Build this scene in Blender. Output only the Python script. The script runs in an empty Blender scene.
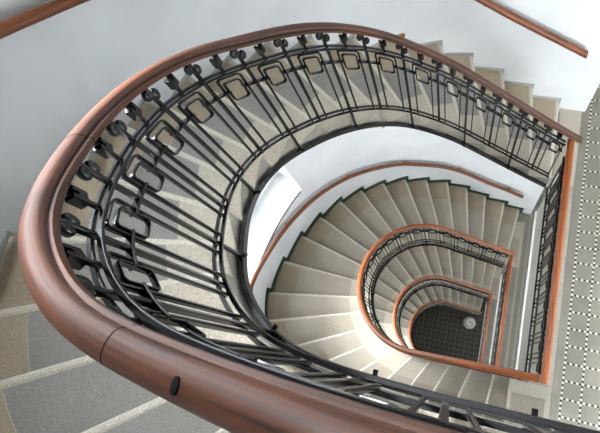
import bpy, bmesh, math
import numpy as np
from mathutils import Matrix, Vector

# ------------------------------------------------------------------ basics
SC = 0.85                       # metres per building unit
H = 4.508                       # storey height (units)
FL = 1.12                       # landing handrail above landing floor
GROUND = -3 * H - FL            # entrance hall floor
C = bpy.context.scene.collection
scene = bpy.context.scene


def W(p):
    return (p[0] * SC, p[1] * SC, (p[2] - GROUND) * SC)


class MB:
    """collects faces of one mesh (coordinates in building units)"""
    def __init__(self):
        self.v = []
        self.f = []

    def add(self, vs, fs):
        o = len(self.v)
        self.v += [tuple(map(float, a)) for a in vs]
        self.f += [tuple(i + o for i in f) for f in fs]

    def box(self, c, ax, ay, az, hx, hy, hz):
        c, ax, ay, az = map(np.asarray, (c, ax, ay, az))
        vs = [c + ax * hx * sx + ay * hy * sy + az * hz * sz
              for sz in (-1, 1) for sx, sy in ((-1, -1), (1, -1), (1, 1), (-1, 1))]
        self.add(vs, [(3, 2, 1, 0), (4, 5, 6, 7), (0, 1, 5, 4), (1, 2, 6, 5), (2, 3, 7, 6), (3, 0, 4, 7)])

    def sweep(self, rings, closed=False, caps=True):
        n = len(rings[0])
        o = len(self.v)
        for r in rings:
            self.v += [tuple(map(float, a)) for a in r]
        m = len(rings)
        for i in range(m if closed else m - 1):
            a, b = o + i * n, o + ((i + 1) % m) * n
            for k in range(n):
                k2 = (k + 1) % n
                self.f.append((a + k, a + k2, b + k2, b + k))
        if caps and not closed:
            self.f.append(tuple(o + k for k in reversed(range(n))))
            self.f.append(tuple(o + (m - 1) * n + k for k in range(n)))

    def build(self, name, mat, parent=None, smooth=None):
        me = bpy.data.meshes.new(name)
        base = Vector((0, 0, 0))
        q = parent
        while q is not None:
            base += q.location
            q = q.parent
        me.from_pydata([tuple(Vector(W(p)) - base) for p in self.v], [], self.f)
        me.validate()
        bm = bmesh.new()
        bm.from_mesh(me)
        bmesh.ops.recalc_face_normals(bm, faces=bm.faces)
        bm.to_mesh(me)
        bm.free()
        if smooth:
            me.polygons.foreach_set('use_smooth', [True] * len(me.polygons))
            me.set_sharp_from_angle(angle=math.radians(smooth))
        me.materials.append(mat)
        o = bpy.data.objects.new(name, me)
        C.objects.link(o)
        if parent is not None:
            o.parent = parent
        return o


def empty(name, loc, label, cat, group=None):
    o = bpy.data.objects.new(name, None)
    o.empty_display_size = 0.2
    C.objects.link(o)
    o.location = W(loc)
    tag(o, label, cat, group)
    return o


def tag(o, label=None, cat=None, group=None, kind=None):
    if label: o['label'] = label
    if cat: o['category'] = cat
    if group: o['group'] = group
    if kind: o['kind'] = kind
    return o


def copy_tree(o, parent=None):
    c = o.copy()
    C.objects.link(c)
    c.parent = parent
    for ch in list(o.children):
        copy_tree(ch, c)
    return c


# --------------------------------------------------------------- materials
def new_mat(name):
    m = bpy.data.materials.new(name)
    m.use_nodes = True
    nt = m.node_tree
    nt.nodes.clear()
    out = nt.nodes.new('ShaderNodeOutputMaterial')
    b = nt.nodes.new('ShaderNodeBsdfPrincipled')
    nt.links.new(b.outputs[0], out.inputs[0])
    return m, nt, b


def node(nt, t, **kw):
    n = nt.nodes.new(t)
    for k, v in kw.items():
        setattr(n, k, v)
    return n


def rail_uv(o, n, length):
    me = o.data
    uv = me.uv_layers.new(name='grain')
    m = max(2, len(me.vertices) // n)
    for l in me.loops:
        uv.data[l.index].uv = ((l.vertex_index // n) / (m - 1) * length, (l.vertex_index % n) / n)


def srgb(r, g, b):
    f = lambda c: (c / 255 / 12.92) if c / 255 < 0.04045 else ((c / 255 + 0.055) / 1.055) ** 2.4
    return (f(r), f(g), f(b), 1)


def noise_mix(nt, c1, c2, scale, detail=4, vec=None, lo=0.35, hi=0.65):
    tc = node(nt, 'ShaderNodeTexCoord')
    n = node(nt, 'ShaderNodeTexNoise')
    n.inputs['Scale'].default_value = scale
    n.inputs['Detail'].default_value = detail
    nt.links.new(vec or tc.outputs['Object'], n.inputs['Vector'])
    r = node(nt, 'ShaderNodeMapRange')
    r.inputs['From Min'].default_value = lo
    r.inputs['From Max'].default_value = hi
    nt.links.new(n.outputs['Fac'], r.inputs['Value'])
    mx = node(nt, 'ShaderNodeMix', data_type='RGBA')
    nt.links.new(r.outputs[0], mx.inputs['Factor'])
    for s, c in ((6, c1), (7, c2)):
        if isinstance(c, tuple):
            mx.inputs[s].default_value = c
        else:
            nt.links.new(c, mx.inputs[s])
    return mx.outputs[2], n


def bump(nt, b, src, strength, dist=0.002):
    bp = node(nt, 'ShaderNodeBump')
    bp.inputs['Strength'].default_value = strength
    bp.inputs['Distance'].default_value = dist
    nt.links.new(src, bp.inputs['Height'])
    nt.links.new(bp.outputs[0], b.inputs['Normal'])


def simple(name, c, rough=0.5, c2=None, scale=8, bumpy=0.0, metal=0.0, spec=0.5, detail=4):
    m, nt, b = new_mat(name)
    b.inputs['Roughness'].default_value = rough
    b.inputs['Metallic'].default_value = metal
    b.inputs['Specular IOR Level'].default_value = spec
    if c2:
        col, n = noise_mix(nt, c, c2, scale, detail)
        nt.links.new(col, b.inputs['Base Color'])
        if bumpy:
            bump(nt, b, n.outputs['Fac'], bumpy)
    else:
        b.inputs['Base Color'].default_value = c
    return m


def speckled(name, c, c2, fine=220, rough=0.6):
    m, nt, b = new_mat(name)
    b.inputs['Roughness'].default_value = rough
    big, _ = noise_mix(nt, c, c2, 3.0, 3)
    dk = tuple(x * 0.70 for x in c[:3]) + (1,)
    sp, n = noise_mix(nt, dk, big, fine, 2, lo=0.36, hi=0.5)
    lt = tuple(min(1, x * 1.28 + 0.01) for x in c[:3]) + (1,)
    sp2, n2 = noise_mix(nt, sp, lt, fine * 0.8, 2, lo=0.6, hi=0.68)
    nt.links.new(sp2, b.inputs['Base Color'])
    return m


def wood(name, c1, c2, c3, rough=0.34, scale=1.0):
    m, nt, b = new_mat(name)
    b.inputs['Roughness'].default_value = rough
    b.inputs['Specular IOR Level'].default_value = 0.4
    tc = node(nt, 'ShaderNodeTexCoord')
    mp = node(nt, 'ShaderNodeMapping')
    mp.inputs['Scale'].default_value = (3.2 * scale, 34 * scale, 1)
    nt.links.new(tc.outputs['UV'], mp.inputs['Vector'])
    base, n = noise_mix(nt, c1, c2, 4.5 * scale, 5)
    grain, n2 = noise_mix(nt, c3, base, 1.6, 6, vec=mp.outputs[0], lo=0.30, hi=0.56)
    nt.links.new(grain, b.inputs['Base Color'])
    rr = node(nt, 'ShaderNodeMapRange')
    rr.inputs['To Min'].default_value = rough - 0.08
    rr.inputs['To Max'].default_value = rough + 0.14
    nt.links.new(n.outputs['Fac'], rr.inputs['Value'])
    nt.links.new(rr.outputs[0], b.inputs['Roughness'])
    bump(nt, b, n2.outputs['Fac'], 0.12, 0.001)
    return m


def tiles(name, base1, base2, light, dark, x1, y0, t):
    """grey square tiles between strips of black and white mosaic; object coordinates in metres"""
    m, nt, b = new_mat(name)
    b.inputs['Roughness'].default_value = 0.42
    tc = node(nt, 'ShaderNodeTexCoord')
    sx = node(nt, 'ShaderNodeSeparateXYZ')
    nt.links.new(tc.outputs['Object'], sx.inputs[0])

    def mth(op, a, v=None, c=None):
        n = node(nt, 'ShaderNodeMath', operation=op)
        for i, q in enumerate((a, v, c)):
            if q is None: continue
            if isinstance(q, (int, float)): n.inputs[i].default_value = q
            else: nt.links.new(q, n.inputs[i])
        return n.outputs[0]
    T = t * SC
    u = mth('DIVIDE', mth('SUBTRACT', sx.outputs[0], x1 * SC), T)
    v = mth('DIVIDE', mth('SUBTRACT', sx.outputs[1], y0 * SC), T)
    hw = 0.050
    fu = mth('FRACT', mth('ADD', u, hw))
    fv = mth('FRACT', mth('ADD', v, hw))
    su = mth('LESS_THAN', fu, 2 * hw)
    sv = mth('LESS_THAN', fv, 2 * hw)
    strip = mth('MAXIMUM', su, sv)
    au = mth('LESS_THAN', mth('FRACT', mth('MULTIPLY', mth('ADD', u, hw), 3.5)), 0.5)
    av = mth('LESS_THAN', mth('FRACT', mth('MULTIPLY', mth('ADD', v, hw), 3.5)), 0.5)
    chk = mth('ABSOLUTE', mth('SUBTRACT', au, av))
    # keep only beyond the first strip
    beyond = mth('GREATER_THAN', u, -hw)
    mask = mth('MULTIPLY', strip, beyond)
    basec, _ = noise_mix(nt, base1, base2, 5.0, 5)
    # each tile a slightly different grey
    wn = node(nt, 'ShaderNodeTexWhiteNoise', noise_dimensions='2D')
    cb = node(nt, 'ShaderNodeCombineXYZ')
    nt.links.new(mth('FLOOR', u), cb.inputs[0])
    nt.links.new(mth('FLOOR', v), cb.inputs[1])
    nt.links.new(cb.outputs[0], wn.inputs['Vector'])
    hs = node(nt, 'ShaderNodeHueSaturation')
    nt.links.new(basec, hs.inputs['Color'])
    nt.links.new(mth('ADD', mth('MULTIPLY', wn.outputs[0], 0.22), 0.89), hs.inputs['Value'])
    m1 = node(nt, 'ShaderNodeMix', data_type='RGBA')
    nt.links.new(chk, m1.inputs['Factor'])
    m1.inputs[6].default_value = dark
    m1.inputs[7].default_value = light
    m2 = node(nt, 'ShaderNodeMix', data_type='RGBA')
    nt.links.new(mask, m2.inputs['Factor'])
    nt.links.new(hs.outputs[0], m2.inputs[6])
    nt.links.new(m1.outputs[2], m2.inputs[7])
    nt.links.new(m2.outputs[2], b.inputs['Base Color'])
    return m


M_IRON = simple('black_iron', srgb(7, 7, 8), 0.22, srgb(13, 13, 15), 30, metal=0.0, spec=0.45)
M_RAIL = wood('dark_handrail_wood', srgb(92, 49, 25), srgb(66, 36, 20), srgb(34, 20, 13), 0.46)
M_RAILO = wood('orange_handrail_wood', srgb(154, 82, 36), srgb(136, 70, 29), srgb(100, 52, 24), 0.34)
M_WALLRAIL = wood('brown_wall_handrail_wood', srgb(128, 68, 33), srgb(108, 56, 27), srgb(74, 40, 20), 0.38)
M_SEAM = simple('dark_seam', srgb(7, 4, 3), 0.85, spec=0.2)
M_STONE = speckled('beige_step_stone', srgb(184, 175, 159), srgb(172, 163, 147), 160)
M_INLAY = speckled('grey_step_inlay', srgb(166, 157, 141), srgb(155, 146, 130), 190)
M_INLAY1 = speckled('dark_grey_step_inlay', srgb(139, 137, 132), srgb(128, 126, 121), 230)
M_OUTER = speckled('brown_shaded_border_stone', srgb(164, 150, 127), srgb(150, 136, 114), 160)
M_NOSE = speckled('pale_nosing', srgb(202, 196, 184), srgb(192, 186, 173), 150)
M_END_SHADE = speckled('shaded_grey_step_end', srgb(146, 141, 130), srgb(134, 129, 118), 120)
M_WALL = simple('white_plaster', srgb(222, 224, 224), 0.75, srgb(214, 216, 217), 2.5, 0.08)
M_GREEN = simple('green_paint', srgb(14, 58, 32), 0.4, srgb(10, 46, 26), 6)
M_WALLSHADE = simple('grey_wall_shade', srgb(158, 160, 155), 0.5, srgb(149, 151, 146), 6)
M_FASCIA = speckled('landing_edge_stone', srgb(132, 129, 121), srgb(121, 118, 110), 120)
M_WHITEP = simple('white_edge_paint', srgb(232, 233, 232), 0.55)
M_BRASS = simple('brass', srgb(176, 140, 84), 0.3, metal=1.0)
M_COPPER = simple('copper', srgb(196, 138, 104), 0.3, metal=1.0)
M_FRAME = simple('white_window_paint', srgb(230, 230, 228), 0.4)
M_BORDER = speckled('pale_border_stone', srgb(158, 152, 136), srgb(148, 142, 127), 120)
M_HEAD = speckled('brown_grey_landing_inlay', srgb(126, 119, 104), srgb(114, 107, 93), 150)
M_STRIP = simple('grey_floor_border', srgb(130, 126, 115), 0.5, srgb(118, 114, 103), 4)

mg, ntg, bg = new_mat('window_glass')
ntg.nodes.remove(bg)
tr = node(ntg, 'ShaderNodeBsdfTransparent')
gl = node(ntg, 'ShaderNodeBsdfGlossy')
gl.inputs['Roughness'].default_value = 0.02
fr = node(ntg, 'ShaderNodeFresnel')
mxs = node(ntg, 'ShaderNodeMixShader')
ntg.links.new(fr.outputs[0], mxs.inputs[0])
ntg.links.new(tr.outputs[0], mxs.inputs[1])
ntg.links.new(gl.outputs[0], mxs.inputs[2])
ntg.links.new(mxs.outputs[0], [n for n in ntg.nodes if n.type == 'OUTPUT_MATERIAL'][0].inputs[0])
M_GLASS = mg

TILE_X, TILE_Y, TILE_T = 0.332, 1.392, 0.1666
M_TILE = tiles('mosaic_tile_floor', srgb(134, 130, 119), srgb(124, 120, 109), srgb(210, 204, 188), srgb(30, 28, 28), TILE_X, TILE_Y, TILE_T)
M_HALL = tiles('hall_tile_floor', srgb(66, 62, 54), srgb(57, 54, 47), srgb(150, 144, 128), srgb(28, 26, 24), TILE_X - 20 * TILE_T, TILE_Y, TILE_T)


# ------------------------------------------------------------------- paths
def spline(P, n, sm=0.0):
    """natural-looking resampled curve through P (any dimension)"""
    P = np.asarray(P, float)
    d = np.r_[0, np.cumsum(np.linalg.norm(np.diff(P[:, :2], axis=0), axis=1))]
    # monotone cubic (finite difference hermite)
    m = np.zeros_like(P)
    sl = np.diff(P, axis=0) / np.diff(d)[:, None]
    m[0], m[-1] = sl[0], sl[-1]
    w = np.diff(d)
    m[1:-1] = (sl[:-1] * w[1:, None] + sl[1:] * w[:-1, None]) / (w[:-1] + w[1:])[:, None]
    t = np.linspace(0, d[-1], n)
    i = np.clip(np.searchsorted(d, t, side='right') - 1, 0, len(d) - 2)
    h = (d[i + 1] - d[i])[:, None]
    u = ((t - d[i]) / (d[i + 1] - d[i]))[:, None]
    Q = ((2 * u**3 - 3 * u**2 + 1) * P[i] + (u**3 - 2 * u**2 + u) * h * m[i]
         + (-2 * u**3 + 3 * u**2) * P[i + 1] + (u**3 - u**2) * h * m[i + 1])
    if sm > 0:
        k = int(3 * sm / (t[1] - t[0]))
        if k > 0:
            g = np.exp(-0.5 * (np.arange(-k, k + 1) * (t[1] - t[0]) / sm) ** 2)
            g /= g.sum()
            pre = 2 * Q[0] - Q[1:k + 1][::-1]
            post = 2 * Q[-1] - Q[-k - 1:-1][::-1]
            E = np.vstack([pre, Q, post])
            Q = np.stack([np.convolve(E[:, c], g, 'valid') for c in range(Q.shape[1])], 1)
    return Q


class Path:
    """curve in plan with a height; s runs along the plan length"""
    def __init__(self, Q):
        self.Q = np.asarray(Q, float)
        self.d = np.r_[0, np.cumsum(np.linalg.norm(np.diff(self.Q[:, :2], axis=0), axis=1))]
        self.L = self.d[-1]

    def at(self, s):
        q = np.array([np.interp(s, self.d, self.Q[:, c]) for c in range(3)])
        if s < 0:
            q = self.Q[0] + (self.Q[1] - self.Q[0]) / (self.d[1] - self.d[0]) * s
        if s > self.L:
            q = self.Q[-1] + (self.Q[-1] - self.Q[-2]) / (self.d[-1] - self.d[-2]) * (s - self.L)
        return q

    def tan(self, s):
        e = 0.03
        a, b = self.at(s - e), self.at(s + e)
        t = (b - a) / np.linalg.norm((b - a)[:2])
        return t                                  # plan-unit tangent with slope in z

    def frame(self, s):
        t = self.tan(s)
        th = np.array([t[0], t[1], 0.0])
        n = np.array([t[1], -t[0], 0.0])          # outward from the well
        return self.at(s), th, n, t[2]

    def off(self, s, o, dz=0.0):
        p, th, n, sl = self.frame(s)
        return p + n * o + np.array([0, 0, dz])

    def near(self, xy):
        i = np.argmin(((self.Q[:, :2] - np.asarray(xy)) ** 2).sum(1))
        return self.d[i]


# flight under the camera: from its foot on the landing (A) up to the next floor (B)
P1 = [(0.09, 1.0, .06), (0, 1.0, .14), (-.35, 1, .49), (-.7, 1.0, .85), (-.979, .995, 1.14), (-1.19, .945, 1.39), (-1.374, .849, 1.667),
      (-1.527, .710, 1.93), (-1.667, .545, 2.17), (-1.799, .371, 2.36), (-1.893, .187, 2.54), (-1.945, .008, 2.73),
      (-1.961, -.175, 2.905), (-1.938, -.372, 3.082), (-1.875, -.561, 3.248), (-1.781, -.732, 3.405),
      (-1.686, -.889, 3.538), (-1.573, -1.005, 3.650), (-1.434, -1.102, 3.735), (-1.291, -1.160, 3.80),
      (-1.123, -1.184, 3.87), (-.976, -1.192, 3.93), (-.8, -1.196, 4.0), (-.6, -1.193, 4.07), (-.3, -1.185, 4.19), (0.05, -1.18, 4.35)]
PATH1 = Path(spline(P1, 500, 0.07))
S0 = PATH1.near((0, 1.0))                         # s of the landing edge on flight 1


def u_plan(S, Rx, n=240):
    a = np.stack([-np.linspace(0, S, 60, endpoint=False), np.ones(60)], 1)
    t = np.linspace(0, np.pi, n)
    b = np.stack([-S - Rx * np.sin(t), np.cos(t)], 1)
    c = np.stack([np.linspace(-S, 0, 61)[1:], -np.ones(60)], 1)
    return np.vstack([a, b, c])


xy = u_plan(1.0575, 0.9234)
dd = np.r_[0, np.cumsum(np.linalg.norm(np.diff(xy, axis=0), axis=1))]
PATH2 = Path(np.c_[xy, -H + 0.125 + (H - 0.125) * dd / dd[-1]])


def sweep_profile(mb, path, s0, s1, prof, n, extra=0.0, scale=None):
    rings = []
    for s in np.linspace(s0, s1, n):
        p, th, nn, sl = path.frame(s)
        f = scale(s) if scale else 1.0
        rings.append([p + nn * a * f + np.array([0, 0, b * f + extra]) for a, b in prof])
    mb.sweep(rings)


def rail_profile(w, k=1.0):
    pts = []
    c = w * .82
    for i in range(9):
        a = math.pi - i * math.pi / 8
        pts.append((c * math.cos(a), 0.002 + 1.15 * w * math.sin(a) ** 0.8 * k))
    low = [(c * .98, -.004 * k), (w * .70, -.010 * k), (w * .70, -.015 * k), (w * .92, -.018 * k), (w, -.022 * k), (w, -.042 * k), (w * .88, -.060 * k), (w * .5, -.066 * k)]
    pts += low
    pts += [(-a, b) for a, b in reversed(low)]
    return pts


def rect_prof(w, h, o=0.0, z=0.0, c=0.25):
    e = min(w, h) * c
    return [(o - w + e, z - h), (o + w - e, z - h), (o + w, z - h + e), (o + w, z + h - e),
            (o + w - e, z + h), (o - w + e, z + h), (o - w, z + h - e), (o - w, z - h + e)]


# ------------------------------------------------------- wrought iron railing
def bar(mb, p, th, nn, ht, hn, z0, z1):
    """upright chamfered bar; p is a plan point, z0/z1 absolute heights"""
    e = 0.28
    sec = [(-1 + e, -1), (1 - e, -1), (1, -1 + e), (1, 1 - e), (1 - e, 1), (-1 + e, 1), (-1, 1 - e), (-1, -1 + e)]
    r = [[np.array([p[0], p[1], z]) + th * a * ht + nn * b * hn for a, b in sec] for z in (z0, z1)]
    mb.sweep(r)


def loop_frame(mb, path, sc, w, z0, z1, rad, ht, hn, zref, sl, open_bottom=False, legs=None):
    """rounded rectangular ring of flat bar standing in the plane of the railing"""
    cs = []
    m = 4
    corners = [(w - rad, z1 - rad, 0), (-w + rad, z1 - rad, 90), (-w + rad, z0 + rad, 180), (w - rad, z0 + rad, 270)]
    if open_bottom:
        cs.append((w, legs))
        corners = corners[:2]
    for cx, cz, a0 in corners:
        for i in range(m + 1):
            a = math.radians(a0 + 90 * i / m)
            cs.append((cx + rad * math.cos(a), cz + rad * math.sin(a)))
    if open_bottom:
        cs.append((-w, legs))
    cs = np.array(cs)
    n = len(cs)
    rings = []
    for i in range(n):
        if open_bottom:
            a, b = cs[max(i - 1, 0)], cs[min(i + 1, n - 1)]
        else:
            a, b = cs[i - 1], cs[(i + 1) % n]
        t = (b - a) / np.linalg.norm(b - a)
        nr = np.array([t[1], -t[0]])
        p, th, nn, _ = path.frame(sc + cs[i][0])
        base = np.array([p[0], p[1], zref + sl * cs[i][0] + cs[i][1]])
        up = np.array([0, 0, 1.0])
        rings.append([base + (th * nr[0] + up * nr[1]) * ht * x + nn * hn * y
                      for x, y in ((-1, -.7), (-.7, -1), (.7, -1), (1, -.7), (1, .7), (.7, 1), (-.7, 1), (-1, .7))])
    mb.sweep(rings, closed=not open_bottom)


def scroll(mb, c, th, nn, side, sl, k=1.0):
    """a flattened round leaf scroll at one side of an upright bar"""
    up = np.array([0, 0, 1.0])
    cc = np.asarray(c) + th * side * 0.021 * k
    A, Bz, D = 0.018 * k, 0.030 * k, 0.012 * k
    lat = [(-1, .0), (-1, .55), (-.75, .9), (-.25, 1.0), (.25, 1.0), (.75, .9), (1, .55), (1, .0)]
    seg = 12
    rings = []
    for d, r in lat:
        dd_ = d if r > 0.1 else d * 0.6            # dished face
        rr = max(r, 0.02)
        rings.append([cc + nn * D * dd_ + th * A * rr * math.cos(2 * math.pi * i / seg)
                      + up * Bz * rr * math.sin(2 * math.pi * i / seg) for i in range(seg)])
    mb.sweep(rings)


def bud(mb, c, th, nn, k=1.0):
    """two-pronged square bud standing on a short stem"""
    up = np.array([0, 0, 1.0])
    w, h, d, g = 0.020 * k, 0.031 * k, 0.016 * k, 0.006 * k
    out = [(-w, -h), (w, -h), (w, h), (g, h), (g, h * .2), (-g, h * .2), (-g, h), (-w, h)]
    ring = lambda s, ins: [np.asarray(c) + th * a * ins + up * b * ins + nn * d * s for a, b in out]
    mb.sweep([ring(-1, .94), ring(-.85, 1), ring(.85, 1), ring(1, .94)])


def make_railing(path, bays, root, rail_w, rail_mat, s_rail, s_bars, post_depth, post_every, zb=0.98, k=1.0, post_phase=0, scale=None):
    """bays: centres s of every bay. Builds all parts under root"""
    nseg = max(4, int((s_rail[1] - s_rail[0]) / 0.035))
    straight = (np.ptp(path.Q[:, 0]) < 1e-6)
    if straight: nseg = 8
    mb = MB()
    sweep_profile(mb, path, s_rail[0], s_rail[1], rail_profile(rail_w, 0.80 * (rail_w / 0.041 * 0.55 + 0.45)), nseg, 0.0, scale)
    rail = mb.build('handrail', rail_mat, root, 38)
    rail_uv(rail, len(rail_profile(rail_w)), s_rail[1] - s_rail[0])
    nb = max(4, int((s_bars[1] - s_bars[0]) / 0.05))
    if straight: nb = 6
    for nm, z in (('top_bar', -0.200), ('bottom_bar', -zb)):
        for o in (-0.0168, 0.0168):
            mb = MB()
            sweep_profile(mb, path, s_bars[0], s_bars[1], rect_prof(0.0085, 0.008, o, z), nb)
            mb.build(nm, M_IRON, root)
    edges = [bays[0] - (bays[1] - bays[0]) / 2] + [(a + b) / 2 for a, b in zip(bays[:-1], bays[1:])] + [bays[-1] + (bays[-1] - bays[-2]) / 2]
    for i, s in enumerate(edges):
        if s < s_bars[0] - 1e-6 or s > s_bars[1] + 1e-6:
            continue
        p, th, nn, sl = path.frame(s)
        mb = MB()
        deep = (i + post_phase) % post_every == 0
        bar(mb, p, th, nn, 0.0088, 0.0088, p[2] - (post_depth if deep else zb + 0.03), p[2] - 0.03)
        if deep and post_every < 100:        # bolt head on the side of the stair string
            mb.box(p + np.array([0, 0, -post_depth + .02]) - nn * 0.02, th, nn, np.array([0, 0, 1.0]), .008, .014, .008)
        post = mb.build('baluster', M_IRON, root)
        for side in (-1, 1):
            mb = MB()
            scroll(mb, (p[0], p[1], p[2] - 0.098 + sl * side * 0.03), th, nn, side, sl, k)
            mb.build('leaf_scroll', M_IRON, post, 50)
    for i, s in enumerate(bays):
        p, th, nn, sl = path.frame(s)
        pitch = edges[i + 1] - edges[i]
        w = pitch * 0.27
        mb = MB()
        loop_frame(mb, path, s, w, -0.45, -0.236, 0.022, 0.0050, 0.0085, p[2], sl, True, -zb - 0.015)
        hp = mb.build('hairpin_baluster', M_IRON, root, 40)
        mb = MB()
        loop_frame(mb, path, s, pitch * 0.185, -0.440, -0.276, 0.020, 0.0042, 0.0095, p[2], sl)
        mb.build('square_link', M_IRON, hp, 40)
        mb = MB()
        bar(mb, p, th, nn, 0.007, 0.007, p[2] - 0.205, p[2] - 0.125)
        bud(mb, (p[0], p[1], p[2] - 0.102), th, nn, k)
        mb.build('bud_finial', M_IRON, root)
    # short middle bars from link to link
    for i, s in enumerate(edges):
        a = s - (bays[i] - edges[i]) * 0 if False else None
        lo = bays[i - 1] + (edges[i] - edges[i - 1]) * 0.185 * 0.90 if i > 0 else max(s_bars[0], s)
        hi = bays[i] - (edges[i + 1] - edges[i]) * 0.185 * 0.90 if i < len(bays) else min(s_bars[1], s)
        lo, hi = max(lo, s_bars[0]), min(hi, s_bars[1])
        if hi - lo < 0.03: continue
        mb = MB()
        sweep_profile(mb, path, lo, hi, rect_prof(0.014, 0.007, 0, -0.352), 5)
        mb.build('middle_bar', M_IRON, root)
    return rail


# ---------------------------------------------------------------- stair flight
def make_flight(root, path, noses, wall, s_off, zrise, nose_mat, inlay_mat, stone_mat, string_span):
    """noses: list of (s_inner, wall parameter, z) from the foot upwards; last entry only closes the top tread"""
    o_in = 0.028
    for j in range(len(noses) - 1):
        (sa, ta, za), (sb, tb, zb) = noses[j], noses[j + 1]
        m = 5
        fr = [0, 0.30, 0.72, 1.0]
        under = (za - zrise - 0.025, zb - zrise - 0.025)
        cols = []
        for i in range(m):
            u = i / (m - 1)
            a = path.off(sa + (sb - sa) * u, o_in)
            b = wall.off(ta + (tb - ta) * u, -.007)
            cols.append((a, b))
        wid = np.linalg.norm((cols[0][1] - cols[0][0])[:2])
        f1, f2 = 0.30 / wid, 1 - 0.36 / wid
        rows = [0, 0.5, 1.0]

        def pt(i, f, z):
            a, b = cols[i]
            return np.array([a[0] + (b[0] - a[0]) * f, a[1] + (b[1] - a[1]) * f, z])
        mb = MB()
        vs, fs = [], []
        nr = len(rows)
        for i in range(m):
            u = i / (m - 1)
            for f in rows: vs.append(pt(i, f, za))
            for f in rows: vs.append(pt(i, f, under[0] + (under[1] - under[0]) * u))
        st = 2 * nr
        for i in range(m - 1):
            for k in range(nr - 1):
                a = i * st + k
                fs.append((a, a + 1, a + st + 1, a + st))
                b = a + nr
                fs.append((b, b + st, b + st + 1, b + 1))
            a = i * st
            fs.append((a, a + st, a + st + nr, a + nr))
            a = i * st + nr - 1
            fs.append((a, a + nr, a + nr + st, a + st))
        for i in (0, m - 1):
            for k in range(nr - 1):
                a = i * st + k
                fs.append((a, a + nr, a + nr + 1, a + 1) if i == 0 else (a, a + 1, a + nr + 1, a + nr))
        mb.add(vs, fs)
        step = mb.build('step', stone_mat, root)
        # plate on the well end, its darker grey painting in the shade there
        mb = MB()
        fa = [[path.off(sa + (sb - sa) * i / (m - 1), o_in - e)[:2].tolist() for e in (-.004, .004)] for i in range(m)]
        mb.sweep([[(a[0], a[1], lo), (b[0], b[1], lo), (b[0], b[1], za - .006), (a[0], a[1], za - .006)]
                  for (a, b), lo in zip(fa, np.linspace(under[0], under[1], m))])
        mb.build('step_end_shade', M_END_SHADE, step)
        # grey inlay let into the tread
        mb = MB()
        top, bot = [], []
        m2 = 5
        d_front = 0.024 / max(0.1, np.linalg.norm((pt(m - 1, .5, 0) - pt(0, .5, 0))))
        us = np.linspace(d_front, 1.0, m2)
        ring = []
        for u in us: ring.append((u, f1))
        for u in us[::-1]: ring.append((u, f2))

        def pu(u, f, z):
            a = path.off(sa + (sb - sa) * u, o_in)
            b = wall.at(ta + (tb - ta) * u)
            return np.array([a[0] + (b[0] - a[0]) * f, a[1] + (b[1] - a[1]) * f, z])
        mb.sweep([[pu(u, f, za - .004) for u, f in ring], [pu(u, f, za + .0025) for u, f in ring]])
        mb.build('inlay', inlay_mat, step)
        # wall-side strip: browner stone, its colour also darkened for the sill's shade
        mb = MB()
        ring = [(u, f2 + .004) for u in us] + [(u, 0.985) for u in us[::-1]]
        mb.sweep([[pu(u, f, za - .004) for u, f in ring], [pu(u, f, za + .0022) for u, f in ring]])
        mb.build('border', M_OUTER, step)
        # pale nosing along the front edge
        mb = MB()
        ring = []
        A0, A1 = pt(0, 0.012, 0), pt(0, 0.975, 0)
        dirv = (A1 - A0) / np.linalg.norm(A1 - A0)
        fw = np.array([dirv[1], -dirv[0], 0])
        back = pt(m - 1, .5, 0) - pt(0, .5, 0)
        if fw @ back > 0: fw = -fw               # points down-flight
        rings = []
        for P in (A0, A1):
            rings.append([P + fw * a + np.array([0, 0, za + b]) for a, b in
                          ((.013, -.026), (.014, -.010), (.010, -.002), (.003, .004), (-.012, .004), (-.012, -.004), (0.002, -.006), (0.002, -.026))])
        mb.sweep(rings)
        mb.build('nosing', nose_mat, step)


# outer wall of the top flight
W1 = spline([(.275, 1.91, 0), (-.03, 1.935, 0), (-.34, 1.955, 0), (-.64, 1.975, 0), (-.955, 1.99, 0), (-1.26, 1.965, 0), (-1.62, 1.85, 0), (-1.98, 1.63, 0),
             (-2.27, 1.38, 0), (-2.50, 1.14, 0), (-2.69, .85, 0), (-2.86, .55, 0), (-2.95, .24, 0), (-3.02, -.05, 0),
             (-3.03, -.45, 0), (-3.05, -.95, 0), (-2.98, -1.38, 0), (-2.82, -1.75, 0), (-2.50, -2.04, 0), (-2.08, -2.19, 0), (-1.55, -2.25, 0), (-.9, -2.27, 0), (.275, -2.27, 0)], 500)
WALL1 = Path(W1)
RISE1 = 0.2
n1 = []
inner_s = [.02, .24, .46, .69, .91, 1.13, 1.36, 1.60, 1.84, 2.08, 2.31, 2.55, 2.79, 3.03, 3.25, 3.42, 3.66, 3.87, 4.05, 4.27, 4.49, 4.71, 4.93, 5.15]
outer = [(-.03, 1.935), (-.32, 1.955), (-.64, 1.975), (-.955, 1.99), (-1.26, 1.965), (-1.62, 1.85), (-1.98, 1.63), (-2.27, 1.38), (-2.50, 1.14),
         (-2.69, .85), (-2.82, .53), (-2.91, .22), (-2.97, -.05), (-3.03, -.45), (-3.05, -.95), (-2.98, -1.38), (-2.82, -1.75), (-2.50, -2.04),
         (-2.08, -2.19), (-1.55, -2.25), (-1.15, -2.26), (-.75, -2.27), (-.35, -2.27), (.05, -2.27)]
for s, o in zip(inner_s, outer):
    zz = PATH1.at(s + S0)[2] - 1.08
    n1.append((s + S0, WALL1.near(o), zz))
n1[0] = (n1[0][0], n1[0][1], -FL + 0.19)

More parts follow.
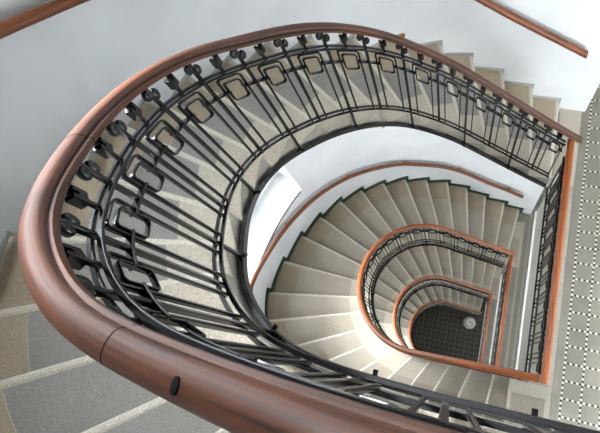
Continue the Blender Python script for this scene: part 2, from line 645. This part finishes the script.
# outer wall of the lower flights
R2 = 2.45
outer2 = [(.10, 2.13), (-.19, 2.165), (-.55, 2.19), (-.885, 2.235), (-1.24, 2.235), (-1.61, 2.16), (-1.965, 2.055), (-2.315, 1.86), (-2.64, 1.615), (-2.93, 1.30),
          (-3.17, .91), (-3.345, .49), (-3.47, .0), (-3.53, -.56), (-3.42, -1.01), (-3.20, -1.44), (-2.93, -1.80), (-2.55, -2.08), (-2.10, -2.30), (-1.66, -2.42),
          (-1.28, -2.45), (-.88, -2.45), (-.45, -2.45), (-.13, -2.45)]
W2 = spline([(.32, 2.10, 0)] + [(a, b, 0) for a, b in outer2] + [(.32, -2.45, 0)], 500, 0.05)
WALL2 = Path(W2)
inner2 = [(.02, 1), (-.2, 1), (-.42, 1), (-.65, 1), (-.87, 1), (-1.08, 1), (-1.30, .97), (-1.48, .90), (-1.65, .76), (-1.8, .58), (-1.9, .40), (-1.96, .17),
          (-1.977, -.05), (-1.94, -.28), (-1.87, -.45), (-1.73, -.63), (-1.57, -.78), (-1.42, -.90), (-1.25, -.97), (-1.04, -1), (-.82, -1), (-.60, -1), (-.36, -1), (-.13, -1)]
n2 = []
for j, (i_, o_) in enumerate(zip(inner2, outer2)):
    k = 23 - j                                   # risers below the upper landing
    zj = -FL - H * k / 24
    n2.append((float(np.interp(zj + 1.085, PATH2.Q[:, 2], PATH2.d)), WALL2.near(o_), zj))


def pitch_z(noses, tw):
    """height of the nosing line along the outer wall"""
    t = [a[1] for a in noses]
    z = [a[2] for a in noses]
    return float(np.interp(tw, t, z))


FL_G, RL_G = 'curved stair flights', 'railings of the curved flights'
flight1 = empty('stair_flight', (-1.0, 1.4, -FL), 'uppermost curved stone flight, wide grey inlaid treads beneath the big dark handrail', 'stairs', FL_G)
make_flight(flight1, PATH1, n1, WALL1, S0, RISE1, M_NOSE, M_INLAY1, M_STONE, (S0 - .02, S0 + 5.1))
flight2 = empty('stair_flight', (-1.0, 1.4, -H - FL), 'second curved stone flight down, its wall edged by a stepped dark green skirting', 'stairs', FL_G)
make_flight(flight2, PATH2, n2, WALL2, 0, 0.1875, M_NOSE, M_INLAY, M_STONE, (0, PATH2.L))

bays1 = [.12, .34, .555, .775, 1.0, 1.22, 1.46, 1.70, 1.94, 2.18, 2.42, 2.675, 2.93, 3.175, 3.415, 3.655, 3.89, 4.125, 4.36, 4.595, 4.83]
rl1 = empty('flight_railing', (0, 1.0, -FL), 'wrought iron railing with broad dark wooden handrail sweeping across the foreground', 'railing', RL_G)
rail_scale = lambda s: float(np.interp(s, [1.0, 2.4, 3.3], [0.80, 0.90, 1.0]))


def iron_string(root, path, a, b):
    mb = MB()
    sweep_profile(mb, path, a, b, rect_prof(0.014, 0.030, 0.0, -1.27), 90)
    mb.build('iron_string', M_IRON, root)


iron_string(rl1, PATH1, S0 + .03, S0 + 5.1)
rail1 = make_railing(PATH1, [b + S0 for b in bays1], rl1, 0.0345, M_RAIL, (S0 - .06, S0 + 5.15), (S0 + .045, S0 + 5.1), 1.27, 2, k=1.0, scale=rail_scale)
# bay posts of the lower flights: one per step
nb = 22
bays2 = [PATH2.L * (i + .5) / nb for i in range(nb)]
rl2 = empty('flight_railing', (0, 1.0, -H - FL), 'iron railing with orange wooden handrail, largest of the three rings down in the well', 'railing', RL_G)
iron_string(rl2, PATH2, .04, PATH2.L - .04)
make_railing(PATH2, bays2, rl2, 0.032, M_RAILO, (-.035, PATH2.L - .036), (.045, PATH2.L - .045), 1.27, 2, k=1.0)

# seams, plug and stud of the big handrail
def rail_seam(s, skew):
    mb = MB()
    rings = []
    for e in (-1, 1):
        ring = []
        for a, b in rail_profile(0.0348, 0.735):
            a, b = a * rail_scale(s), b * rail_scale(s)
            q = PATH1.off(s + e * 0.0016 + skew * a, a, b)
            ring.append(q)
        rings.append(ring)
    mb.sweep(rings)
    mb.build('seam', M_SEAM, rail1)


rail_seam(PATH1.near((-1.13, -1.182)), -0.1)
rail_seam(PATH1.near((-1.78, -.735)), 0.25)
sp = PATH1.near((-.975, -1.192))
mb = MB()
p, th, nn, sl = PATH1.frame(sp)
t3 = np.array([th[0], th[1], sl]); t3 /= np.linalg.norm(t3)
up = np.cross(nn, t3); up = up if up[2] > 0 else -up
ringf = lambda r, h: [p + nn * (0.004 + 0.0105 * r * math.cos(a)) + t3 * 0.0062 * r * math.sin(a) + up * h for a in np.linspace(0, 2 * math.pi, 16, endpoint=False)]
mb.sweep([ringf(1, .0200), ringf(1, .0306), ringf(.9, .0309)])
plug = mb.build('plug_hole', M_SEAM, rail1, 40)
plug['label'] = 'dark oval plug hole'
ss = PATH1.near((-1.30, .893))
p, th, nn, sl = PATH1.frame(ss)
mb = MB()
mb.sweep([[p + nn * (.0 + r * math.cos(a)) + th * r * math.sin(a) + np.array([0, 0, h]) for a in np.linspace(0, 2 * math.pi, 12, endpoint=False)]
          for r, h in ((.010, .036), (.010, .050), (.016, .054), (.016, .064), (.008, .070))])
stud = mb.build('stud', M_COPPER, rail1, 40)
stud['label'] = 'small copper stud'

# ------------------------------------------------------ stepped skirting and walls
def skirting(noses, wall, name, mat, hgt, d):
    mb = MB()
    for j in range(len(noses) - 1):
        (sa, ta, za), (sb, tb, zb) = noses[j], noses[j + 1]
        n = 5
        rise = zb - za
        # band over the tread, rising round the next nosing
        tt = list(np.linspace(ta - 0.0, tb, n))
        rings = []
        for t in tt:
            p, th, nn, _ = wall.frame(t)
            z0, z1 = za - .01, za + hgt
            rings.append([np.array([p[0], p[1], 0]) + nn * o + np.array([0, 0, z]) for o, z in ((.01, z0), (-d, z0), (-d, z1 - .006), (.006 - d, z1), (.01, z1))])
        mb.sweep(rings)
        rings = []
        for t in (ta - hgt * .9, ta + .005):
            p, th, nn, _ = wall.frame(t)
            z0, z1 = za - (rise if j else .19) + .002, za + hgt
            rings.append([np.array([p[0], p[1], 0]) + nn * o + np.array([0, 0, z]) for o, z in ((.01, z0), (-d - .0005, z0), (-d - .0005, z1 - .006), (.0055 - d, z1 + .0005), (.01, z1 + .0005))])
        mb.sweep(rings)
    o = mb.build(name, mat)
    tag(o, kind='structure')
    return o


skirting(n2, WALL2, 'baseboard_left', M_GREEN, 0.080, 0.022)
skirting(n1, WALL1, 'wall_foot_shade', M_WALLSHADE, 0.028, 0.012)  # stepped grey band painting in the shade along the wall's foot


def wall_mesh(wall, zbot, ztop, thick, name, win=None, ext=None):
    """win = (t0, t1, sill z, head z)"""
    mb = MB()

    def strip(t0, t1, zb, zt, n):
        rings = []
        for t in np.linspace(t0, t1, n):
            p, th, nn, _ = wall.frame(t)
            b = np.array([p[0], p[1], 0])
            z0 = zb(t) if callable(zb) else zb
            z1 = zt(t) if callable(zt) else zt
            rings.append([b + np.array([0, 0, z0]), b + nn * thick + np.array([0, 0, z0]), b + nn * thick + np.array([0, 0, z1]), b + np.array([0, 0, z1])])
        mb.sweep(rings)
    L = wall.L
    if win:
        t0, t1, zs, zh = win
        strip(0, t0, zbot, ztop, 44)
        strip(t0, t1, zbot, zs, 24)
        strip(t0, t1, zh, ztop, 24)
        strip(t1, L, zbot, ztop, 44)
    else:
        strip(0, L, zbot, ztop, 90)
    o = mb.build(name, M_WALL, None, 40)
    tag(o, kind='structure')
    return o


TOP = 7.2
bot1 = lambda t: pitch_z(n1, t) - 0.42
bot2 = lambda t: pitch_z(n2, t) - 0.42


def to_wall1(t2):
    """height of the underside of flight 1 above a point of the lower wall"""
    p = WALL2.at(t2)
    f = t2 / WALL2.L
    return bot1(f * WALL1.L) + 0.03


win1 = (WALL1.near((-2.30, 1.36)), WALL1.near((-3.03, -.42)), 2.98, 5.6)
win1b = (WALL1.near((-2.84, .62)), WALL1.near((-3.03, -.42)), 2.98, 5.6)
win2 = (WALL2.near((-3.17, 1.00)), WALL2.near((-3.50, -.95)), -2.35, -0.15)
wall_mesh(WALL1, bot1, TOP, 0.62, 'wall_left', win1)
wall_mesh(WALL2, bot2, to_wall1, 0.62, 'wall_left', win2)


def shifted(o, dz):
    c = o.copy()
    C.objects.link(c)
    c.location.z += dz * SC
    return c


def lower_wall(k):
    lo = (lambda t: bot2(t) - H * k) if k < 2 else GROUND
    w = (win2[0], win2[1], win2[2] - H * k, win2[3] - H * k)
    return wall_mesh(WALL2, lo, lambda t: bot2(t) - H * (k - 1) + .03, 0.62, 'wall_left', w)


for k in (1, 2):
    lower_wall(k)


def window(wall, win, off, idx):
    t0, t1, zs, zh = win
    root = bpy.data.objects.new('window_%d' % idx, None)
    C.objects.link(root)
    p = wall.off((t0 + t1) / 2, off)
    root.location = W((p[0], p[1], zs))
    tag(root, kind='structure')
    n = 3
    for i in range(n):
        a, b = wall.off(t0 + (t1 - t0) * i / n, off), wall.off(t0 + (t1 - t0) * (i + 1) / n, off)
        th = (b - a) / np.linalg.norm(b - a)
        nn = np.array([th[1], -th[0], 0])
        l = np.linalg.norm(b - a) / 2
        c = (a + b) / 2
        mb = MB()
        up = np.array([0, 0, 1.0])
        hz = (zh - zs) / 2
        zc = (zs + zh) / 2
        for sx in (-1, 1):
            mb.box(c + th * sx * (l - .03) + up * zc, th, nn, up, .03, .035, hz)
        for zz in (zs + .03, zs + (zh - zs) * .68, zh - .03):
            mb.box(c + up * zz, th, nn, up, l - .06, .03, .03)
        mb.build('window_frame', M_FRAME, root)
        mb = MB()
        mb.box(c + up * zc, th, nn, up, l - .05, .004, hz - .05)
        mb.build('pane', M_GLASS, root)
    return root


window(WALL1, win1, 0.5, 1)
window(WALL2, win2, 0.52, 2)
for k in (1, 2):
    window(WALL2, (win2[0], win2[1], win2[2] - H * k, win2[3] - H * k), 0.52, 2 + k)
# dark metal edge along the inner sill edges
for i, (wl, wn, dz) in enumerate(((WALL1, win1, 0), (WALL2, win2, 0))):
    mb = MB()
    rings = []
    for t in np.linspace(wn[0] + .02, wn[1] - .02, 24):
        rings.append([wl.off(t, a)[:2].tolist() + [wn[2] + b] for a, b in ((-.006, -.012), (.006, -.012), (.006, .006), (-.006, .006))])
    mb.sweep(rings)
    tag(mb.build('trim_%d' % (i + 1), M_IRON), kind='structure')

# -------------------------------------------------------------- wall handrails
WH_G = 'wall handrails'


def wall_handrail(name, noses, wall, t0, t1, hgt, label, mat, brackets, w=0.034, rise=0.0):
    p0 = wall.off(t0, -.075)
    root = empty(name, (p0[0], p0[1], pitch_z(noses, t0)), label, 'handrail', WH_G)
    mb = MB()
    rings = []
    prof = [(w * math.cos(a) * 0.9, w * 1.15 * math.sin(a)) for a in np.linspace(0, 2 * math.pi, 12, endpoint=False)]
    ts = np.linspace(t0, t1, max(20, int((t1 - t0) / .06)))
    zs = np.array([pitch_z(noses, t) for t in ts])
    k = 11
    pre, post = [2 * zs[0] - z for z in zs[1:k + 1][::-1]], [2 * zs[-1] - z for z in zs[-k - 1:-1][::-1]]
    zs = np.convolve(np.r_[pre, zs, post], np.ones(2 * k + 1) / (2 * k + 1), 'valid')
    zf = lambda t: float(np.interp(t, ts, zs)) + hgt + rise * (t - t0) / (t1 - t0)
    for t in ts:
        p, th, nn, _ = wall.frame(t)
        b = np.array([p[0], p[1], 0]) - nn * .075
        rings.append([b + nn * a + np.array([0, 0, zf(t) + c]) for a, c in prof])
    mb.sweep(rings)
    rail_uv(mb.build('rail', mat, root, 50), 12, t1 - t0)
    for t in brackets:
        p, th, nn, _ = wall.frame(t)
        b = np.array([p[0], p[1], zf(t)])
        mb = MB()
        seq = [(-.075, -.03, .008), (-.075, -.055, .008), (-.06, -.07, .008), (-.015, -.07, .009), (-.015, -.07, .024), (-.003, -.07, .026), (.01, -.07, .026)]
        up = np.array([0, 0, 1.0])
        for (a0, c0, r0), (a1, c1, r1) in zip(seq[:-1], seq[1:]):
            d = nn * (a1 - a0) + up * (c1 - c0)
            if np.linalg.norm(d) < 1e-6: continue
            d /= np.linalg.norm(d)
            sd = np.cross(d, th)
            ring = lambda a, c, r: [b + nn * a + up * c + th * r * math.cos(x) + sd * r * math.sin(x) for x in np.linspace(0, 2 * math.pi, 10, endpoint=False)]
            mb.sweep([ring(a0, c0, r0), ring(a1, c1, r1)])
        mb.build('bracket', M_BRASS, root, 40)
    return root


tA = WALL1.near((.06, 1.93))
tB = WALL1.near((-2.6, -1.98))
wall_handrail('wall_handrail', n1, WALL1, tA, tB, 0.955, 'dark wooden handrail on brass brackets along the top flight white wall', M_WALLRAIL,
              [WALL1.near((.0, 1.93)), WALL1.near((-.87, 1.985)), WALL1.near((-1.9, 1.68)), WALL1.near((-2.75, .7)), WALL1.near((-3.04, -.6)), WALL1.near((-2.85, -1.7))], rise=0.035)
tA2 = WALL2.near((.08, 2.13))
wh2 = wall_handrail('wall_handrail', n2, WALL2, tA2, WALL2.near((-2.4, -2.17)), 0.86, 'wooden handrail curving above the green skirting and bright window sill', M_WALLRAIL,
                    [WALL2.near((-.2, 2.165)), WALL2.near((-1.05, 2.235)), WALL2.near((-1.9, 2.08)), WALL2.near((-2.7, 1.55)), WALL2.near((-3.35, .47)), WALL2.near((-3.5, -.7))])

# -------------------------------------------------------------------- landings
LD_G, LR_G = 'landing slabs', 'landing railings'
XR = 2.3


def landing_floor(k, idx):
    z = -FL - H * k
    mb = MB()
    x0, ya, yb = 0.028, 2.75, -2.75
    mb.add([(x0, yb, z), (XR, yb, z), (XR, ya, z), (x0, ya, z), (x0, yb, z - .3), (XR, yb, z - .3), (XR, ya, z - .3), (x0, ya, z - .3)],
           [(0, 1, 2, 3), (7, 6, 5, 4), (0, 4, 5, 1), (1, 5, 6, 2), (2, 6, 7, 3), (3, 7, 4, 0)])
    o = mb.build('floor_landing', M_TILE)
    tag(o, kind='structure')
    # edge beam
    mb = MB()
    mb.box((0.115, 0, z - .475), (1, 0, 0), (0, 1, 0), (0, 0, 1), .085, 1.035, .465)
    tag(mb.build('trim_landing_edge', M_FASCIA), kind='structure')
    mb = MB()
    mb.box((0.10, -.01, z - .955), (1, 0, 0), (0, 1, 0), (0, 0, 1), .088, 1.03, .022)
    tag(mb.build('trim_landing_lip', M_WHITEP), kind='structure')
    # stone strips at the head of the flight below and at the foot of the flight above
    for nm, xa, xb, ya_, yb_, h, mt in (('trim_landing_head', -.138, .245, -2.46, -1.036, .006, M_BORDER), ('trim_landing_inlay', -.105, .195, -2.1, -1.15, .0085, M_HEAD),
                                      ('trim_landing_foot', .030, .245, 1.036, 1.93, .006, M_STONE), ('trim_landing_inlay', .030, .195, 1.13, 1.60, .0085, M_INLAY)):
        mb = MB()
        lo = .10 if xa < -.12 else .0
        mb.box(((xa + xb) / 2, (ya_ + yb_) / 2, z + (h - lo) / 2), (1, 0, 0), (0, 1, 0), (0, 0, 1), (xb - xa) / 2, (yb_ - ya_) / 2, (h + lo) / 2)
        tag(mb.build(nm, mt), kind='structure')
    # stone borders along the edge
    for nm, xa, xb, h, mt in (('trim_border_grey', .030, .205, .003, M_STRIP), ('trim_border_stone', .205, .245, .005, M_BORDER), ('trim_border_grey', .250, .312, .003, M_STRIP)):
        mb = MB()
        mb.box(((xa + xb) / 2, 0 if xa < .25 else -.3, z + h), (1, 0, 0), (0, 1, 0), (0, 0, 1), (xb - xa) / 2, 1.034 if xa < .25 else 2.15, h)
        tag(mb.build(nm, mt), kind='structure')


for k in range(3):
    landing_floor(k, k)

LP = Path(np.array([[0.0, 1.0 - 2.0 * i / 40, 0.0] for i in range(41)])[::-1])  # along the landing edge, B to A


def landing_path():
    return Path(np.array([[0.0, y, 0.0] for y in np.linspace(-1.0, 1.0, 41)]))


lr = empty('landing_railing', (0, 0, -FL), 'straight landing railing with wooden handrail beside the mosaic tiled floor', 'railing', LR_G)
nbl = 11
make_railing(landing_path(), [2.0 * (i + .5) / nbl for i in range(nbl)], lr, 0.028, M_RAILO, (-0.034, 2.04), (.045, 1.955), 1.1, 500, zb=1.02, post_phase=3)
lr2 = copy_tree(lr)
lr2.location.z -= H * SC
lr2['label'] = 'straight landing railing one storey lower, middle of three along the well'
lr3 = copy_tree(lr)
lr3.location.z -= 2 * H * SC
lr3['label'] = 'lowest straight landing railing, innermost of the three beside the dark hall floor'

for src, lab3, lab4 in ((flight2, 'third curved stone flight down, between the largest and middle orange rail rings', 'lowest curved stone flight, ending at the round plinth on the hall floor'),
                        (rl2, 'iron railing with orange wooden handrail, middle of the three rings down in the well', 'iron railing with orange wooden handrail, smallest ring around the dark hall floor')):
    for k, lb in ((1, lab3), (2, lab4)):
        c = copy_tree(src)
        c.location.z -= H * k * SC
        c['label'] = lb

# curtail plinth at the foot of the lowest flight
mb = MB()
zc = GROUND
prof = [(.0, .17), (.19, .17), (.205, .16), (.205, .13), (.195, .12), (.195, 0), (0, 0)]
cx, cy = -.28, .70
pl = empty('plinth', (cx, cy, zc), 'round pale stone plinth with curled newel on the dark hall floor', 'plinth')
mb.sweep([[np.array([cx + max(r, .002) * math.cos(a), cy + max(r, .002) * math.sin(a), zc + h]) for a in np.linspace(0, 2 * math.pi, 28, endpoint=False)] for r, h in prof])
mb.build('base', M_NOSE, pl, 40)
mb = MB()
rings = []
for i in range(26):
    a = i / 25 * 1.6 * math.pi + 0.4
    r = .125 - .08 * i / 25
    c = np.array([cx + r * math.cos(a), cy + r * math.sin(a), zc + .20])
    n_ = np.array([math.cos(a), math.sin(a), 0])
    rings.append([c + n_ * x * .02 + np.array([0, 0, y * .035]) for x, y in ((-1.6, -1), (1.6, -1), (1.6, .7), (.9, 1), (-.9, 1), (-1.6, .7))])
mb.sweep(rings)
mb.build('curl', M_WHITEP, pl, 40)

# ------------------------------------------------------------------- the shell
def slab(name, x0, x1, y0, y1, z0, z1, mat):
    mb = MB()
    mb.box(((x0 + x1) / 2, (y0 + y1) / 2, (z0 + z1) / 2), (1, 0, 0), (0, 1, 0), (0, 0, 1), (x1 - x0) / 2, (y1 - y0) / 2, (z1 - z0) / 2)
    o = mb.build(name, mat)
    tag(o, kind='structure')
    return o


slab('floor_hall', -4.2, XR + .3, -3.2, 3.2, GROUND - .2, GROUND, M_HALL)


# wall blocks at the landings; the near one is added to block light
def prism(name, pts, z0, z1, mat):
    mb = MB()
    mb.sweep([[(x, y, z0) for x, y in pts], [(x, y, z1) for x, y in pts]])
    o = mb.build(name, mat)
    tag(o, kind='structure')
    return o


prism('wall_front', [(.2745, 1.91), (.43, 2.72), (.2745, 2.72)], -FL, TOP, M_WALL)
for k in (1, 2):
    prism('wall_front', [(.3195, 2.10), (.40, 2.60), (.3195, 2.60)], -FL - H * k, -FL - H * (k - 1) - .3, M_WALL)
slab('wall_back', .25, XR + .3, 2.7, 3.0, GROUND, TOP, M_WALL)
# right wall; one unseen window per storey, added to bring in daylight
WR = [(-1.0, 1.0)]
zz = [GROUND]
for k in (3, 2, 1, 0):
    zf = -FL - H * k
    slab('wall_right', XR, XR + .3, -3.05, 3.0, zf - (0.3 if k < 3 else 0), zf + 1.1, M_WALL)
    slab('wall_right', XR, XR + .3, -3.05, -1.2, zf + 1.1, zf + 3.2, M_WALL)
    slab('wall_right', XR, XR + .3, 1.2, 3.0, zf + 1.1, zf + 3.2, M_WALL)
    slab('wall_right', XR, XR + .3, -3.05, 3.0, zf + 3.2, zf + H - .3 if k else TOP, M_WALL)
    added_window = bpy.data.objects.new('window_%d' % (8 - k), None)
    C.objects.link(added_window)
    added_window.location = W((XR + .2, 0, zf + 1.1))
    tag(added_window, kind='structure')
    mb = MB()
    for y in (-1.17, -.4, .4, 1.17):
        mb.box((XR + .2, y, zf + 2.15), (1, 0, 0), (0, 1, 0), (0, 0, 1), .035, .03, 1.05)
    for z in (1.13, 2.5, 3.17):
        mb.box((XR + .2, 0, zf + z), (1, 0, 0), (0, 1, 0), (0, 0, 1), .03, 1.17, .03)
    mb.build('window_frame', M_FRAME, added_window)
    mb = MB()
    mb.box((XR + .2, 0, zf + 2.15), (1, 0, 0), (0, 1, 0), (0, 0, 1), .004, 1.17, 1.03)
    mb.build('pane', M_GLASS, added_window)
for k in (3, 2, 1, 0):
    zf = -FL - H * k
    ztop = zf + H - .3 if k else TOP
    slab('wall_near', -1.0, 1.0, -3.05, -2.75, zf - (.3 if k < 3 else 0), ztop, M_WALL)
    slab('wall_near', 2.2, XR, -3.05, -2.75, zf - (.3 if k < 3 else 0), ztop, M_WALL)
    slab('wall_near', 1.0, 2.2, -3.05, -2.75, zf - (.3 if k < 3 else 0), zf + 1.1, M_WALL)
    slab('wall_near', 1.0, 2.2, -3.05, -2.75, zf + 3.3, ztop, M_WALL)
    added_window = bpy.data.objects.new('window_%d' % (12 - k), None)  # unseen window behind the camera, added for extra daylight
    C.objects.link(added_window)
    added_window.location = W((1.6, -2.95, zf + 1.1))
    tag(added_window, kind='structure')
    mb = MB()
    for x in (1.03, 1.6, 2.17):
        mb.box((x, -2.95, zf + 2.2), (1, 0, 0), (0, 1, 0), (0, 0, 1), .03, .035, 1.1)
    for z in (1.13, 2.55, 3.27):
        mb.box((1.6, -2.95, zf + z), (1, 0, 0), (0, 1, 0), (0, 0, 1), .57, .03, .03)
    mb.build('window_frame', M_FRAME, added_window)
    mb = MB()
    mb.box((1.6, -2.95, zf + 2.2), (1, 0, 0), (0, 1, 0), (0, 0, 1), .57, .004, 1.08)
    mb.build('pane', M_GLASS, added_window)
slab('ceiling', -4.2, XR + .3, -3.2, 3.2, TOP, TOP + .2, simple('ceiling_paint', srgb(168, 160, 146), 0.8))
prism('added_light_block', [(.2745, -2.27), (.95, -2.27), (.95, -2.75), (.2745, -2.75)], -FL, TOP, M_WALL)  # unseen block added to keep near-window light off the lower treads

# ----------------------------------------------------------------------- light
w = bpy.data.worlds.new('overcast_sky')
scene.world = w
w.use_nodes = True
nt = w.node_tree
bgn = nt.nodes['Background']
bgn.inputs[0].default_value = (0.86, 0.93, 1.0, 1)
bgn.inputs[1].default_value = 7.0


def area(name, loc, target, sx, sy, power, col):
    l = bpy.data.lights.new(name, 'AREA')
    l.shape = 'RECTANGLE'
    l.size, l.size_y = sx * SC, sy * SC
    l.energy = power
    l.color = col
    o = bpy.data.objects.new(name, l)
    C.objects.link(o)
    o.location = W(loc)
    d = Vector(W(target)) - Vector(W(loc))
    o.rotation_euler = d.to_track_quat('-Z', 'Y').to_euler()
    return o


DAY = (0.92, 0.96, 1.0)


def window_light(wall, win, dz, power, aim, lift, off=0.95, spread=130):
    t = (win[0] + win[1]) / 2
    p = wall.off(t, off)
    z = (win[2] + win[3]) / 2 + dz
    o = area('daylight_window', (p[0], p[1], z + lift), (aim[0], aim[1], aim[2] + dz), (win[1] - win[0]) * 1.1, win[3] - win[2], power, DAY)
    o.data.spread = math.radians(spread)
    return o


window_light(WALL1, win1b, 0, 6200, (-2.05, 0.05, 1.9), 1.75, 1.15, 70)

for k in range(3):
    window_light(WALL2, win2, -H * k, 760, (-2.2, -.7, -4.0), 1.5, 1.2, 80)
    window_light(WALL2, win2, -H * k, 50, (-.8, 1.2, -2.8), -.1, .42, 110)
for k in range(4):
    zf = -FL - H * k
    area('added_landing_light', (XR + .6, 0, zf + 2.3), (0, 0, zf + 1.2), 2.3, 2.0, (10, 10, 10, 2)[k], (1.0, 0.97, 0.92))  # fill lamps for the added right-wall windows
for k in range(3):
    zf = -FL - H * k
    area('added_near_light', (1.6, -2.9, zf + 2.25), (-.3, 1.7, zf + 1.0), 1.1, 1.9, (140, 70, 55)[k], DAY)  # fill lamps at the added near-wall windows, brightening the far wall

# ---------------------------------------------------------------------- camera
R = Matrix(((0.9368421155211498, 0.22280950349380374, -0.26959743273759373),
            (0.14402679466040336, -0.9481986584212494, -0.283152938512022),
            (-0.3187210896782745, 0.22644034384576345, -0.9204029756977679)))
cam = bpy.data.cameras.new('camera')
co = bpy.data.objects.new('camera', cam)
C.objects.link(co)
Rt = R.transposed()
m3 = Matrix((Rt.col[0], -Rt.col[1], -Rt.col[2])).transposed()
co.matrix_world = Matrix.Translation(W((-0.7029792827844337, -1.1149513019777721, 4.489608197309621))) @ m3.to_4x4()
cam.sensor_width = 36
cam.sensor_fit = 'HORIZONTAL'
cam.lens = 508.516 / 600 * 36
cam.clip_start = 0.02
cam.clip_end = 100
scene.camera = co

scene.view_settings.view_transform = 'Standard'
scene.view_settings.look = 'None'
scene.view_settings.gamma = 1
scene.view_settings.use_curve_mapping = False
scene.view_settings.exposure = 0.06
scene.cycles.use_denoising = True
scene.cycles.max_bounces = 8
